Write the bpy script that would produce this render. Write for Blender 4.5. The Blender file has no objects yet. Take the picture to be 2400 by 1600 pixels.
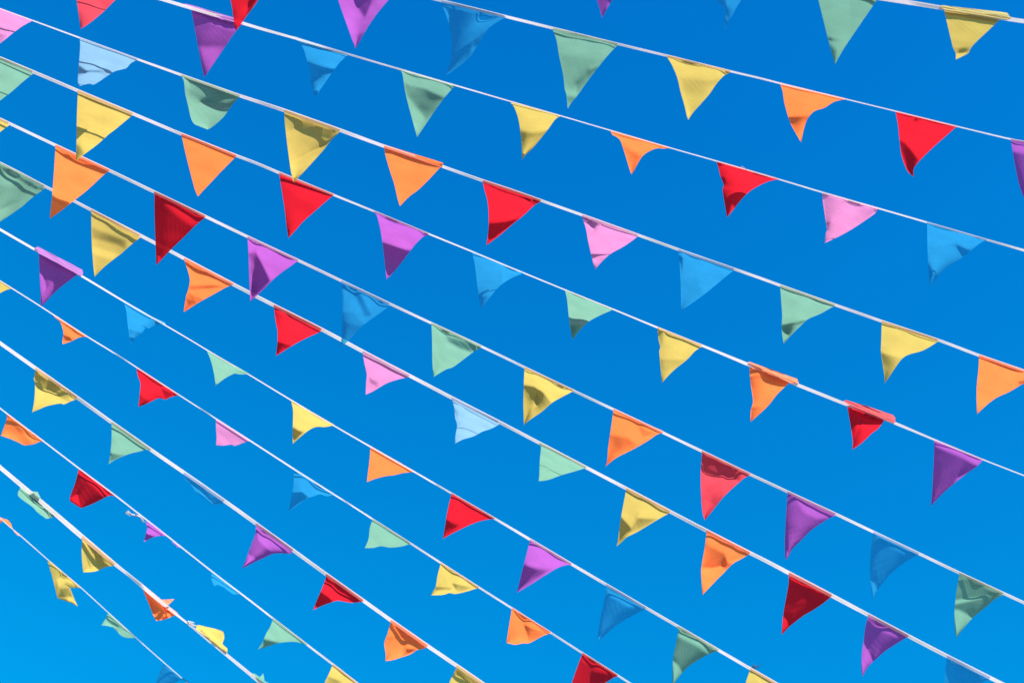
import bpy, math, random
import numpy as np
from mathutils import Matrix, Vector
from mathutils.geometry import tessellate_polygon
random.seed(7); rng=np.random.RandomState(11)
S=bpy.context.scene; COL=S.collection
# ---------------------------------------------------------------- camera
FPX=3333.0                      # focal length in photograph pixels (50 mm on a 36 mm sensor)
CAM=np.array((0.0,0.0,1.6))     # eye height above the ground
U=np.array((0.14648264,0.65242533,-0.74356172)); U/=np.linalg.norm(U)   # world up in camera axes
H=4.0019                        # the strings hang about 4 m above the camera
Yc=np.array((0,0,-1.0)); Yc=Yc-(Yc@U)*U; Yc/=np.linalg.norm(Yc)
Xc=np.cross(Yc,U)
R=np.array((Xc,Yc,U))           # camera axes -> world axes
cd=bpy.data.cameras.new('camera'); cam=bpy.data.objects.new('camera',cd); COL.objects.link(cam)
m=Matrix([list(R[0])+[CAM[0]],list(R[1])+[CAM[1]],list(R[2])+[CAM[2]],[0,0,0,1]])
cam.matrix_world=m; cd.sensor_width=36; cd.lens=FPX/2400*36; cd.dof.use_dof=True; cd.dof.focus_distance=5.2; cd.dof.aperture_fstop=4.0; cd.clip_start=.05; cd.clip_end=5000
S.camera=cam
# ---------------------------------------------------------------- light
SUN_EL,SUN_AZ=math.radians(56),math.radians(150)     # azimuth from +Y (view heading), clockwise positive
SUN=np.array((math.cos(SUN_EL)*math.sin(SUN_AZ),math.cos(SUN_EL)*math.cos(SUN_AZ),math.sin(SUN_EL)))
ld=bpy.data.lights.new('sun','SUN'); ld.energy=5.0; ld.angle=math.radians(.53); ld.color=(1,.955,.90)
lo=bpy.data.objects.new('sun',ld); COL.objects.link(lo)
lo.rotation_euler=Vector(-SUN).to_track_quat('-Z','Y').to_euler(); lo.location=(0,0,20)
W=bpy.data.worlds.new('World'); S.world=W; W.use_nodes=True; nt=W.node_tree; nt.nodes.clear()
sky=nt.nodes.new('ShaderNodeTexSky'); sky.sky_type='NISHITA'; sky.sun_disc=False
sky.sun_elevation=SUN_EL; sky.sun_rotation=SUN_AZ; sky.air_density=1.0; sky.dust_density=.2; sky.ozone_density=3.0
# grade the physical sky towards the deep, polarised blue of the photograph: a power and a gain per channel
sp=nt.nodes.new('ShaderNodeSeparateColor'); cb=nt.nodes.new('ShaderNodeCombineColor')
bg=nt.nodes.new('ShaderNodeBackground'); bg.inputs['Strength'].default_value=.10
wo=nt.nodes.new('ShaderNodeOutputWorld'); nt.links.new(sky.outputs[0],sp.inputs[0])
tcw=nt.nodes.new('ShaderNodeTexCoord'); sz=nt.nodes.new('ShaderNodeSeparateXYZ'); nt.links.new(tcw.outputs['Generated'],sz.inputs[0])
SKYG=((.0015,1.0),(.535,1.0),(1.085,.80))
for i,(gain,pw) in enumerate(SKYG):
    p=nt.nodes.new('ShaderNodeMath'); p.operation='POWER'; p.inputs[1].default_value=pw
    q=nt.nodes.new('ShaderNodeMath'); q.operation='MULTIPLY'; q.inputs[1].default_value=gain
    # a little haze: paler towards the horizon
    hz=nt.nodes.new('ShaderNodeMapRange'); hz.inputs[1].default_value=.45; hz.inputs[2].default_value=.90; hz.inputs[3].default_value=(1,1.42,1.13)[i]; hz.inputs[4].default_value=(1,.90,.96)[i]
    q2=nt.nodes.new('ShaderNodeMath'); q2.operation='MULTIPLY'
    nt.links.new(sz.outputs[2],hz.inputs[0]); nt.links.new(hz.outputs[0],q2.inputs[1]); nt.links.new(q.outputs[0],q2.inputs[0])
    nt.links.new(sp.outputs[i],p.inputs[0]); nt.links.new(p.outputs[0],q.inputs[0]); nt.links.new(q2.outputs[0],cb.inputs[i])
nt.links.new(cb.outputs[0],bg.inputs[0]); nt.links.new(bg.outputs[0],wo.inputs[0])
S.view_settings.view_transform='Standard'; S.view_settings.look='None'; S.view_settings.gamma=1
S.view_settings.use_curve_mapping=False; S.view_settings.exposure=1.5
S.cycles.max_bounces=8; S.cycles.transparent_max_bounces=12; S.cycles.transmission_bounces=8
# ---------------------------------------------------------------- materials
def newmat(n):
    m=bpy.data.materials.new(n); m.use_nodes=True; t=m.node_tree; t.nodes.clear()
    return m,t,t.nodes.new('ShaderNodeOutputMaterial')
def cloth(name,col,trans=.38,clear=.05,bump=.12,scale=45):
    m,t,o=newmat(name); N=t.nodes; L=t.links
    tc=N.new('ShaderNodeTexCoord')
    n1=N.new('ShaderNodeTexNoise'); n1.inputs['Scale'].default_value=9; n1.inputs['Detail'].default_value=5; L.new(tc.outputs['Object'],n1.inputs['Vector'])
    mr=N.new('ShaderNodeMapRange'); mr.inputs[3].default_value=.90; mr.inputs[4].default_value=1.08; mr.inputs[1].default_value=.3; mr.inputs[2].default_value=.7
    L.new(n1.outputs[0],mr.inputs[0])
    n3=N.new('ShaderNodeTexNoise'); n3.inputs['Scale'].default_value=160; n3.inputs['Detail'].default_value=2; L.new(tc.outputs['Object'],n3.inputs['Vector'])
    m3=N.new('ShaderNodeMapRange'); m3.inputs[3].default_value=.92; m3.inputs[4].default_value=1.08; L.new(n3.outputs[0],m3.inputs[0])
    mm=N.new('ShaderNodeMath'); mm.operation='MULTIPLY'; L.new(mr.outputs[0],mm.inputs[0]); L.new(m3.outputs[0],mm.inputs[1])
    vm=N.new('ShaderNodeVectorMath'); vm.operation='SCALE'; vm.inputs[0].default_value=col; L.new(mm.outputs[0],vm.inputs['Scale'])
    n2=N.new('ShaderNodeTexNoise'); n2.inputs['Scale'].default_value=scale; n2.inputs['Detail'].default_value=6; n2.inputs['Distortion'].default_value=.6; L.new(tc.outputs['Object'],n2.inputs['Vector'])
    b=N.new('ShaderNodeBump'); b.inputs['Strength'].default_value=bump; b.inputs['Distance'].default_value=.0015; L.new(n2.outputs[0],b.inputs['Height'])
    d=N.new('ShaderNodeBsdfDiffuse'); tr=N.new('ShaderNodeBsdfTranslucent'); mx=N.new('ShaderNodeMixShader'); mx.inputs[0].default_value=trans
    for s in (d,tr): L.new(vm.outputs[0],s.inputs['Color']); L.new(b.outputs[0],s.inputs['Normal'])
    L.new(d.outputs[0],mx.inputs[1]); L.new(tr.outputs[0],mx.inputs[2])
    tp=N.new('ShaderNodeBsdfTransparent'); tp.inputs[0].default_value=(min(1,col[0]*1.3+.04),min(1,col[1]*1.3+.04),min(1,col[2]*1.3+.04),1) if name!='blue_nylon' else (.1,.75,.95,1)
    m2=N.new('ShaderNodeMixShader'); m2.inputs[0].default_value=clear; L.new(mx.outputs[0],m2.inputs[1]); L.new(tp.outputs[0],m2.inputs[2])
    L.new(m2.outputs[0],o.inputs[0]); return m
DYE=dict(orange=(.92,.178,.044),yellow=(.465,.335,.077),red=(.58,.011,.021),rose=(.58,.048,.066),violet=(.32,.073,.345),lilac=(.50,.165,.34),  # lilac: the violet dye with bright sun mixed into its colour
         blue=(.022,.25,.45),pale_blue=(.155,.29,.42),green=(.140,.290,.205))
HEMC=dict(rose=(.50,.16,.16),orange=(.66,.21,.12),yellow=(.52,.34,.19),red=(.47,.13,.125),violet=(.38,.21,.32),lilac=(.46,.28,.38),
          blue=(.28,.33,.48),pale_blue=(.32,.36,.48),green=(.30,.35,.27))
MAT={k:cloth(k+'_nylon',v,clear=(.44 if k=='blue' else .12)) for k,v in DYE.items()}
HEM={k:cloth(k+'_hem',v,.6,0,bump=.1) for k,v in HEMC.items()}
LIT_FLAP={k:cloth(k+'_lit_flap',tuple(min(.9,.78*c+.075) for c in v),.38,0) for k,v in DYE.items()}  # flipped hems: the paleness of direct sun mixed into each dye colour
TAPE=cloth('white_tape',(.64,.545,.535),.62,0,bump=.08,scale=120)
def plain(name,col,rough=.8,sc=3,amt=.12):
    m,t,o=newmat(name); N=t.nodes; L=t.links; p=N.new('ShaderNodeBsdfPrincipled'); p.inputs['Roughness'].default_value=rough
    n=N.new('ShaderNodeTexNoise'); n.inputs['Scale'].default_value=sc; n.inputs['Detail'].default_value=8
    tc=N.new('ShaderNodeTexCoord'); L.new(tc.outputs['Object'],n.inputs['Vector'])
    mr=N.new('ShaderNodeMapRange'); mr.inputs[3].default_value=1-amt; mr.inputs[4].default_value=1+amt; L.new(n.outputs[0],mr.inputs[0])
    vm=N.new('ShaderNodeVectorMath'); vm.operation='SCALE'; vm.inputs[0].default_value=col; L.new(mr.outputs[0],vm.inputs['Scale'])
    L.new(vm.outputs[0],p.inputs['Base Color']); L.new(p.outputs[0],o.inputs[0]); return m
# ---------------------------------------------------------------- helpers
def mesh(name,V,faces,mats,parent=None,fm=None,smooth=True,label=None):
    V=np.asarray(V,float); o0=V[0].copy()
    me=bpy.data.meshes.new(name); me.from_pydata([tuple(v-o0) for v in V],[],faces)
    for x in mats: me.materials.append(x)
    if fm is not None: me.polygons.foreach_set('material_index',fm)
    me.polygons.foreach_set('use_smooth',[smooth]*len(me.polygons)); me.update()
    o=bpy.data.objects.new(name,me); COL.objects.link(o)
    if parent is not None: o.parent=parent; o.location=Vector(o0)-parent.location
    else: o.location=o0
    if label: o['label']=label
    return o
def rays(P):                     # photograph pixels -> world directions (unit depth)
    P=np.asarray(P,float).reshape(-1,2)
    c=np.stack(((P[:,0]-1200)/FPX,-(P[:,1]-800)/FPX,-np.ones(len(P))),1)
    return c@R.T
def on_level(P,dz=0):            # where the line of sight meets the level the strings hang at
    r=rays(P); return CAM+r*((H+dz)/r[:,2])[:,None]
def unit(v): return v/np.linalg.norm(v)
def on_plane(P,p0,n):
    r=rays(P); return CAM+r*(((p0-CAM)@n)/(r@n))[:,None]
def lit(n,ray):                  # how squarely the sun falls on the side facing the camera
    if n@ray>0: n=-n
    return n@SUN
TMAX=.93
def want(T,cl=None):
    if cl in('orange','yellow','green'): T=max(T,{'orange':.30,'yellow':.27,'green':.15}[cl])
    return want0(max(T,.07))
def want0(T): return -.05+T*.93 if T<1 else TMAX
def sdist(P,poly):               # signed distance, + inside
    P=np.asarray(P);A=np.asarray(poly);B=np.roll(A,-1,0)
    d=np.full(len(P),1e9);ins=np.zeros(len(P),bool)
    for a,b in zip(A,B):
        e=b-a; t=np.clip(((P-a)@e)/(e@e+1e-9),0,1); q=a+t[:,None]*e
        d=np.minimum(d,np.hypot(*(P-q).T))
        c=((a[1]>P[:,1])!=(b[1]>P[:,1])); x=a[0]+(P[:,1]-a[1])/(b[1]-a[1]+1e-12)*e[0]; ins^=(c&(P[:,0]<x))
    return np.where(ins,d,-d)
def resample(P,n,ease=True):
    P=np.asarray(P,float)
    # Catmull-Rom smoothing between traced points, chord kept where the outline turns sharply
    out=[]
    for i in range(len(P)-1):
        p0=P[max(i-1,0)];p1=P[i];p2=P[i+1];p3=P[min(i+2,len(P)-1)]
        m1=(p2-p0)/2;m2=(p3-p1)/2; L=np.linalg.norm(p2-p1)
        for mm in (m1,m2):
            l=np.linalg.norm(mm)
            if l>L: mm*=L/l
        for t in np.linspace(0,1,9)[:-1]:
            out.append((2*t**3-3*t**2+1)*p1+(t**3-2*t**2+t)*m1+(3*t**2-2*t**3)*p2+(t**3-t**2)*m2)
    out.append(P[-1]); out=np.array(out)
    s=np.r_[0,np.cumsum(np.hypot(*np.diff(out,axis=0).T))]; q=np.linspace(0,s[-1],n)
    return np.stack((np.interp(q,s,out[:,0]),np.interp(q,s,out[:,1])),1)
UP=np.array((0,0,1.0))
def hang_plane(A,B,tip,T,up=False,Lr=.27):
    """plane through the sewn edge A-B, swung about it by the wind"""
    e=unit(B-A); mid=(A+B)/2; hn=unit(np.cross(e,UP)); rt=rays([tip])[0]
    best=None
    for th in np.radians(np.arange(-62,63,2)):
        n=math.cos(th)*hn+math.sin(th)*UP
        n=unit(n-(n@e)*e)
        if abs(n@unit(rt))<.22: continue
        p=on_plane([tip],A,n)[0]; L=np.linalg.norm(p-mid)
        t=lit(n,rt); c=(0 if Lr-.07<L<Lr+.07 else (abs(L-Lr)-.07)*9)+abs(t-want(T))*1.0+abs(th)*.12
        if best is None or c<best[0]: best=(c,n)
    return best[1]
def tilt(n,rr,g,target):         # slope along g that gives the wanted incidence
    best=None; e1=g; e2=np.cross(n,g)
    for a in np.arange(-1.5,1.501,.03):
        nn=unit(np.cross(e1+a*rr,e2)); t=lit(nn,-rr); c=abs(t-target)+.05*abs(a)
        if best is None or c<best[0]: best=(c,a)
    return best[1]
PERP=.05
def pennant(fl,parent,cl):
    NU,NV=46,46
    L=resample(fl['L'],NV); Rr=resample(fl['R'],NV)
    A3,B3=on_level([L[0],Rr[0]]); n=hang_plane(A3,B3,fl['L'][-1],fl['T'],fl.get('up'))
    # tuck the top edge in under the tape
    dirv=unit(np.array(Rr[0])-np.array(L[0])); perp=np.array((-dirv[1],dirv[0])); 
    if perp[1]<0: perp=-perp
    w=tape_w(fl['s'],(L[0]+Rr[0])/2)
    up=-perp*w*.5
    rows=[np.linspace(L[0]+up,Rr[0]+up,NU)]
    for i in range(NV): rows.append(np.linspace(L[i],Rr[i],NU))
    P=np.concatenate(rows); NR=NV+1
    base=on_plane(P,A3,n); r=rays(P); rn=r@n
    if n@r[0]>0: n=-n; rn=-rn
    e1=unit(B3-A3); e1=unit(e1-(e1@n)*n); e2=np.cross(n,e1)
    a=(base-A3)@e1; b=(base-A3)@e2
    if b.mean()<0: e2=-e2; b=-b
    rc=rays([P.mean(0)])[0]; rr=rc/(rc@n)
    sp=SUN-(SUN@n)*n; g=unit(sp) if np.linalg.norm(sp)>.05 else e2
    ga,gb=g@e1,g@e2
    q=ga*a+gb*b
    h=np.zeros(len(P))
    def smooth(x): x=np.clip(x,0,1); return x*x*(3-2*x)
    # slope wanted along the sun's direction in the cloth, region by region; then the smoothest
    # surface having those slopes (a small Poisson problem on a grid aligned with that direction)
    a0=float(np.clip(tilt(n,rr,g,want(fl['T'])),-.5,.5))
    r_=-gb*a+ga*b
    N=72; q0,q1=q.min()-.004,q.max()+.004; r0,r1=r_.min()-.004,r_.max()+.004
    qs=np.linspace(q0,q1,N); rs=np.linspace(r0,r1,N); QQ,RR=np.meshgrid(qs,rs,indexing='ij')
    Xw=A3+(ga*QQ-gb*RR)[...,None]*e1+(gb*QQ+ga*RR)[...,None]*e2
    Cc=(Xw.reshape(-1,3)-CAM)@R; PX=np.stack((1200+FPX*Cc[:,0]/-Cc[:,2],800-FPX*Cc[:,1]/-Cc[:,2]),1)
    dq=(q1-q0)/(N-1); dr=(r1-r0)/(N-1); K_=np.arange(N); Dc=np.cos(math.pi*np.outer(K_,K_+.5)/N)
    lam=2*np.cos(math.pi*K_/N)-2; den=lam[:,None]/dq**2+PERP*lam[None,:]/dr**2; den[0,0]=1; wgt=np.where(K_==0,1./N,2./N)
    fi=(q-q0)/dq; fj=(r_-r0)/dr; i0=np.clip(fi.astype(int),0,N-2); j0=np.clip(fj.astype(int),0,N-2); fi-=i0; fj-=j0
    Lb=max(b.max(),.02); uu=np.linspace(0,1,NU); tt_=np.tile(uu,NR)
    masks=[];pm=[]; pw=np.ones(len(P))
    for poly,T,soft in fl['reg']:
        soft=max(soft,3.0); masks.append(smooth((sdist(PX,poly)+soft*.5)/soft)); pm.append(smooth((sdist(P,poly)+soft*.5)/soft))
    own=[]                                   # the part of the cloth each region really owns
    for k in range(len(pm)+1):
        w_=np.ones(len(P)) if k==0 else pm[k-1].copy()
        for mk in pm[k:]: w_=w_*(1-mk)
        w_[:2*NU]=0; own.append(w_)
    tg=[want(fl['T'],cl)]+[want(T,cl) for _,T,_ in fl['reg']]
    sl=np.array([float(np.clip(tilt(n,rr,g,t),-.4,.4)) for t in tg])
    def surface(sl):
        s_=np.full(N*N,sl[0])
        for mk,v in zip(masks,sl[1:]): s_=s_*(1-mk)+mk*v
        s_=s_.reshape(N,N); sm=s_.mean(); sh_=(s_[1:]+s_[:-1])/2-sm; div=np.zeros((N,N)); div[:-1]+=sh_; div[1:]-=sh_; div/=dq
        F2=Dc@div@Dc.T/den; F2[0,0]=0
        hh=(Dc.T*wgt)@F2@(Dc.T*wgt).T+sm*(QQ-q0)
        h=hh[i0,j0]*(1-fi)*(1-fj)+hh[i0+1,j0]*fi*(1-fj)+hh[i0,j0+1]*(1-fi)*fj+hh[i0+1,j0+1]*fi*fj
        h=h-np.interp(tt_,uu,np.poly1d(np.polyfit(uu,h[NU:2*NU],2))(uu))
        return h*smooth(b/.004)
    def tmap(h):
        G=(base+r*(h/rn)[:,None]).reshape(NR,NU,3); m_=np.cross(np.gradient(G,axis=1),np.gradient(G,axis=0)).reshape(-1,3)
        m_/=np.linalg.norm(m_,axis=1)[:,None]+1e-12; return -(m_@SUN)*np.sign((m_*r).sum(1))
    h=surface(sl)
    for it in range(7):
        tm=tmap(h)
        for k,w_ in enumerate(own):
            if w_.sum()<4: continue
            got=(tm*w_).sum()/w_.sum()
            e2_=np.cross(n,g); f_=lambda v: lit(unit(np.cross(g+v*rr,e2_)),-rr)
            dt=(f_(sl[k]+.1)-f_(sl[k]-.1))/.2
            if abs(dt)<.15: dt=.15*(1 if dt>=0 else -1)
            sl[k]=np.clip(sl[k]+.7*(tg[k]-got)/dt,-(.4 if k==0 else 1.1),(.4 if k==0 else 1.1))
        h=surface(sl)
    a0=sl[0]
    # billow, wrinkles and puckers at the stitching
    W=np.linalg.norm(B3-A3)+1e-6
    for k in range(5):
        th=rng.uniform(0,math.pi); lam=rng.uniform(.05,.16); ph=rng.uniform(0,6.3)
        h+=smooth(b/(.15*Lb))*(.0028*lam)*np.sin(2*math.pi*(a*math.cos(th)+b*math.sin(th))/lam+ph)
    for k in range(3):
        th=rng.uniform(-.5,.5)+(.9 if k%2 else 2.3); lam=rng.uniform(.012,.03); ph=rng.uniform(0,6.3)
        env=smooth(b/(.1*Lb))*np.exp(-((a-rng.uniform(0,W))**2+(b-rng.uniform(0,Lb))**2)/(2*.05**2))
        h+=env*.009*lam*np.sin(2*math.pi*(a*math.cos(th)+b*math.sin(th))/lam+ph)
    puck=smooth(b/.006)*np.exp(-b/.018)
    h+=puck*.00045*(np.sin(2*math.pi*a/.0075+2*np.sin(a*60))+.6*np.sin(2*math.pi*a/.017+1))
    V=base+r*(h/rn)[:,None]
    faces=[];fm=[]
    for i in range(NR-1):
        for j in range(NU-1):
            k=i*NU+j
            faces.append((k,k+1,k+NU+1,k+NU) if i<NR-2 else (k,k+1,k+NU+1)); fm.append(0)
    # last row collapses to the tip: keep only one vertex of it in use
    V=list(V)
    mats=[MAT[cl],HEM[cl],LIT_FLAP[cl]]
    # the hem seen through the folded tape
    if w>=4.5 and not fl['flaps'] and not fl.get('up'):
        c=tape_c(fl['s'],L[0],Rr[0],12); k0=len(V); wd=tape_w(fl['s'],(L[0]+Rr[0])/2)
        for p in c:
            for e in (-.22,.46):
                r_=rays([p+perp*wd*e])[0]; V.append(tape_point(fl['s'],p,e)-r_*.0012)
        for i in range(len(c)-1):
            faces.append((k0+2*i,k0+2*i+2,k0+2*i+3,k0+2*i+1)); fm.append(1)
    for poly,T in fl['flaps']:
        ctr=np.mean(poly,0); c3=on_level([ctr])[0]; e=unit(B3-A3)
        hn=unit(np.cross(e,UP)); rt=rays([ctr])[0]; best=None
        for th in np.radians(np.arange(-60,61,4)):
            nn=math.cos(th)*hn+math.sin(th)*UP
            if abs(nn@unit(rt))<.3: continue
            pl=np.array(poly); sd_=(pl-ctr)@perp; dd_=(on_plane([pl[sd_.argmin()]],c3,nn)[0]-on_plane([pl[sd_.argmax()]],c3,nn)[0])@unit(rt)
            cst=abs(lit(nn,rt)-want(T))+.05*abs(th)+(5 if dd_<.002 else 0)
            if best is None or cst<best[0]: best=(cst,nn)
        pts=list(on_plane(poly,c3+unit(rt)*.004,best[1])); tris=[tuple(t) for t in tessellate_polygon([[Vector(x) for x in pts]])]
        edge=len(pts)
        for _ in range(3):
            cache={}; nt_=[]
            def mid_(i,j):
                k=(min(i,j),max(i,j))
                if k not in cache: cache[k]=len(pts); pts.append((pts[i]+pts[j])/2)
                return cache[k]
            for i,j,k in tris:
                x,y,z=mid_(i,j),mid_(j,k),mid_(k,i); nt_+=[(i,x,z),(x,j,y),(z,y,k),(x,y,z)]
            tris=nt_
        k0=len(V); rf=unit(rt); out=[]
        for p in pts:
            al=(p-c3)@e; bl=(p-c3)@np.cross(best[1],e)
            out.append(p-rf*(.0016*math.sin(al*210+1.3*math.sin(al*70))+.0022*math.cos(bl*260)+.0012*math.sin((al+bl)*330)))
        V+=out
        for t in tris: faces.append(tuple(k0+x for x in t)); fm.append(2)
    adj={'violet':'purple','lilac':'lilac pink','pale_blue':'pale blue','rose':'rosy red'}.get(cl,cl)
    lab=f"{adj} triangular pennant"+(' '+fl['tag'] if fl.get('tag') else '')
    o=mesh('pennant',V,faces,mats,parent,fm,label=lab)
    return o
# tape: the polyline of each string with its visible width
def tape_arr(s): return np.array(STRINGS[s][0],float)
def tape_w(s,p):
    A=tape_arr(s); return float(np.interp(p[0],A[:,0],A[:,2]))
def tape_c(s,pa,pb,n):
    A=tape_arr(s); x=np.linspace(pa[0],pb[0],n); return np.stack((x,np.interp(x,A[:,0],A[:,1])),1)
TP={}
def tape_geo(s):
    """dense centre line, smoothed, and per-row depth offsets of the ribbon"""
    A=tape_arr(s); n=max(60,int((A[-1,0]-A[0,0])/14)); x=np.linspace(A[0,0],A[-1,0],n)
    y=np.interp(x,A[:,0],A[:,1]); w=np.interp(x,A[:,0],A[:,2])
    yl=y-np.interp(x,[x[0],x[-1]],[y[0],y[-1]]); k=np.array((1,2,3,2,1.));k/=k.sum()
    ys=np.convolve(np.pad(yl,2,'edge'),k,'valid'); y=y-yl+ys
    ws=np.convolve(np.pad(w,2,'edge'),k,'valid')
    return x,y,ws
BR={3:[(130,760,.95)],8:[(-200,760,.95)],5:[(1500,1830,.98),(1830,2400,.6)],12:[(-200,300,.66),(300,330,.15),(336,440,.97)],1:[(1000,2135,.9),(2150,2210,.25)],
    10:[(850,1300,.68),(-200,110,.7)],9:[(265,297,.12),(460,500,.12),(800,825,.15),(870,900,.4)],4:[(-200,320,.98),(320,560,.7)],2:[(1055,1180,.12),(1340,1385,.2),(1600,1645,.25)],13:[(300,335,.1)],11:[(0,100,.8)]}
def body_T(s,x,w):
    for a,b,t in BR.get(s,[]):
        if a<=x<=b: return t
    if w<4.5: return .8
    return .49+.18*math.sin(x*.013+s*2.1)+.10*math.sin(x*.041+s)
def build_tape(s,parent):
    x,y,w=tape_geo(s); n=len(x); C=np.stack((x,y),1)
    tg=np.gradient(C,axis=0); tg/=np.hypot(*tg.T)[:,None]; pp=np.stack((-tg[:,1],tg[:,0]),1)
    c3=on_level(C); rc=rays(C)
    c3=c3-rc*.002
    es=(-.5,-.28,.30,.5); V=[]; Y=[]
    for i in range(n):
        T3=unit(c3[min(i+1,n-1)]-c3[max(i-1,0)]); r=unit(rc[i]); rows=[]
        # in-image width direction, metres per pixel at this depth
        wv=R@np.array((pp[i,0],-pp[i,1],0)); sc=np.linalg.norm(c3[i]-CAM)/FPX*w[i]*.82
        bt=body_T(s,x[i],w[i]); 
        def dz(a,b,T):
            best=None
            for k in np.tan(np.radians(np.arange(-62,63,4))):
                nn=unit(np.cross(T3,wv+k*r)); c=abs(lit(nn,r)-want(T))+.03*abs(k)
                if best is None or c<best[0]: best=(c,k)
            return best[1]*(b-a)*sc
        d=[0,0,0,0]
        kT=(.99,bt,min(1,bt*1.25+.05))
        d[1]=0; d[0]=-dz(es[0],es[1],kT[0]); d[2]=dz(es[1],es[2],kT[1]); d[3]=d[2]+dz(es[2],es[3],kT[2])
        Y.append(d)
        V.append([c3[i]+wv*sc*es[k]+r*d[k] for k in range(4)])
    Y=np.array(Y); TP[s]=(x,C,c3,np.array(V))
    V=np.array(V); d0=unit(c3[0]-c3[4]); d1=unit(c3[-1]-c3[-5])
    pre=[V[0]+d0*x_ for x_ in np.arange(9,0,-.5)]; post=[V[-1]+d1*x_ for x_ in np.arange(.5,9.1,.5)]
    V=np.concatenate((pre,V,post)); n=len(V); V=V.reshape(-1,3); faces=[]
    for i in range(n-1):
        for k in range(3): a=i*4+k; faces.append((a,a+4,a+5,a+1))
    return mesh('tape',V,faces,[TAPE],parent,smooth=False)
def tape_point(s,p,e):
    x,C,c3,V=TP[s]; i=int(np.clip(np.searchsorted(x,p[0])-1,0,len(x)-2)); f=(p[0]-x[i])/(x[i+1]-x[i])
    row=V[i]*(1-f)+V[i+1]*f; es=np.array((-.5,-.28,.30,.5))
    return np.array([np.interp(e,es,row[:,k]) for k in range(3)])
def strand(name,px,rad,parent,mat,d=0.0,label=None):   # a thin thread through photograph points on a string
    P=resample(px,max(6,len(px)*4)); c=on_level(P)-rays(P)*(.006+d); V=[];F_=[]; k=6
    for i in range(len(c)):
        t=unit(c[min(i+1,len(c)-1)]-c[max(i-1,0)]); u=unit(np.cross(t,UP+.01)); v=np.cross(t,u)
        rr=rad*(1-.35*i/len(c))*(1+.25*math.sin(i*2.1))
        for j in range(k): a=2*math.pi*j/k; V.append(c[i]+rr*(math.cos(a)*u+math.sin(a)*v))
    for i in range(len(c)-1):
        for j in range(k): F_.append((i*k+j,i*k+(j+1)%k,(i+1)*k+(j+1)%k,(i+1)*k+j))
    F_.append(tuple(range(k))); F_.append(tuple(range((len(c)-1)*k,len(c)*k)))
    return mesh(name,V,F_,[mat],parent,label=label)
def lump(name,px,rad,parent,mat,label=None):
    c=on_level([px])[0]-rays([px])[0]*.007; V=[];F_=[]; a,b=8,6
    for i in range(b+1):
        th=math.pi*i/b
        for j in range(a):
            ph=2*math.pi*j/a; q=rad*(1+.25*math.sin(3*ph+2*th)); V.append(c+q*np.array((math.sin(th)*math.cos(ph),math.sin(th)*math.sin(ph),.7*math.cos(th))))
    for i in range(b):
        for j in range(a): F_.append((i*a+j,i*a+(j+1)%a,(i+1)*a+(j+1)%a,(i+1)*a+j))
    return mesh(name,V,F_,[mat],parent,label=label)

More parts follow.
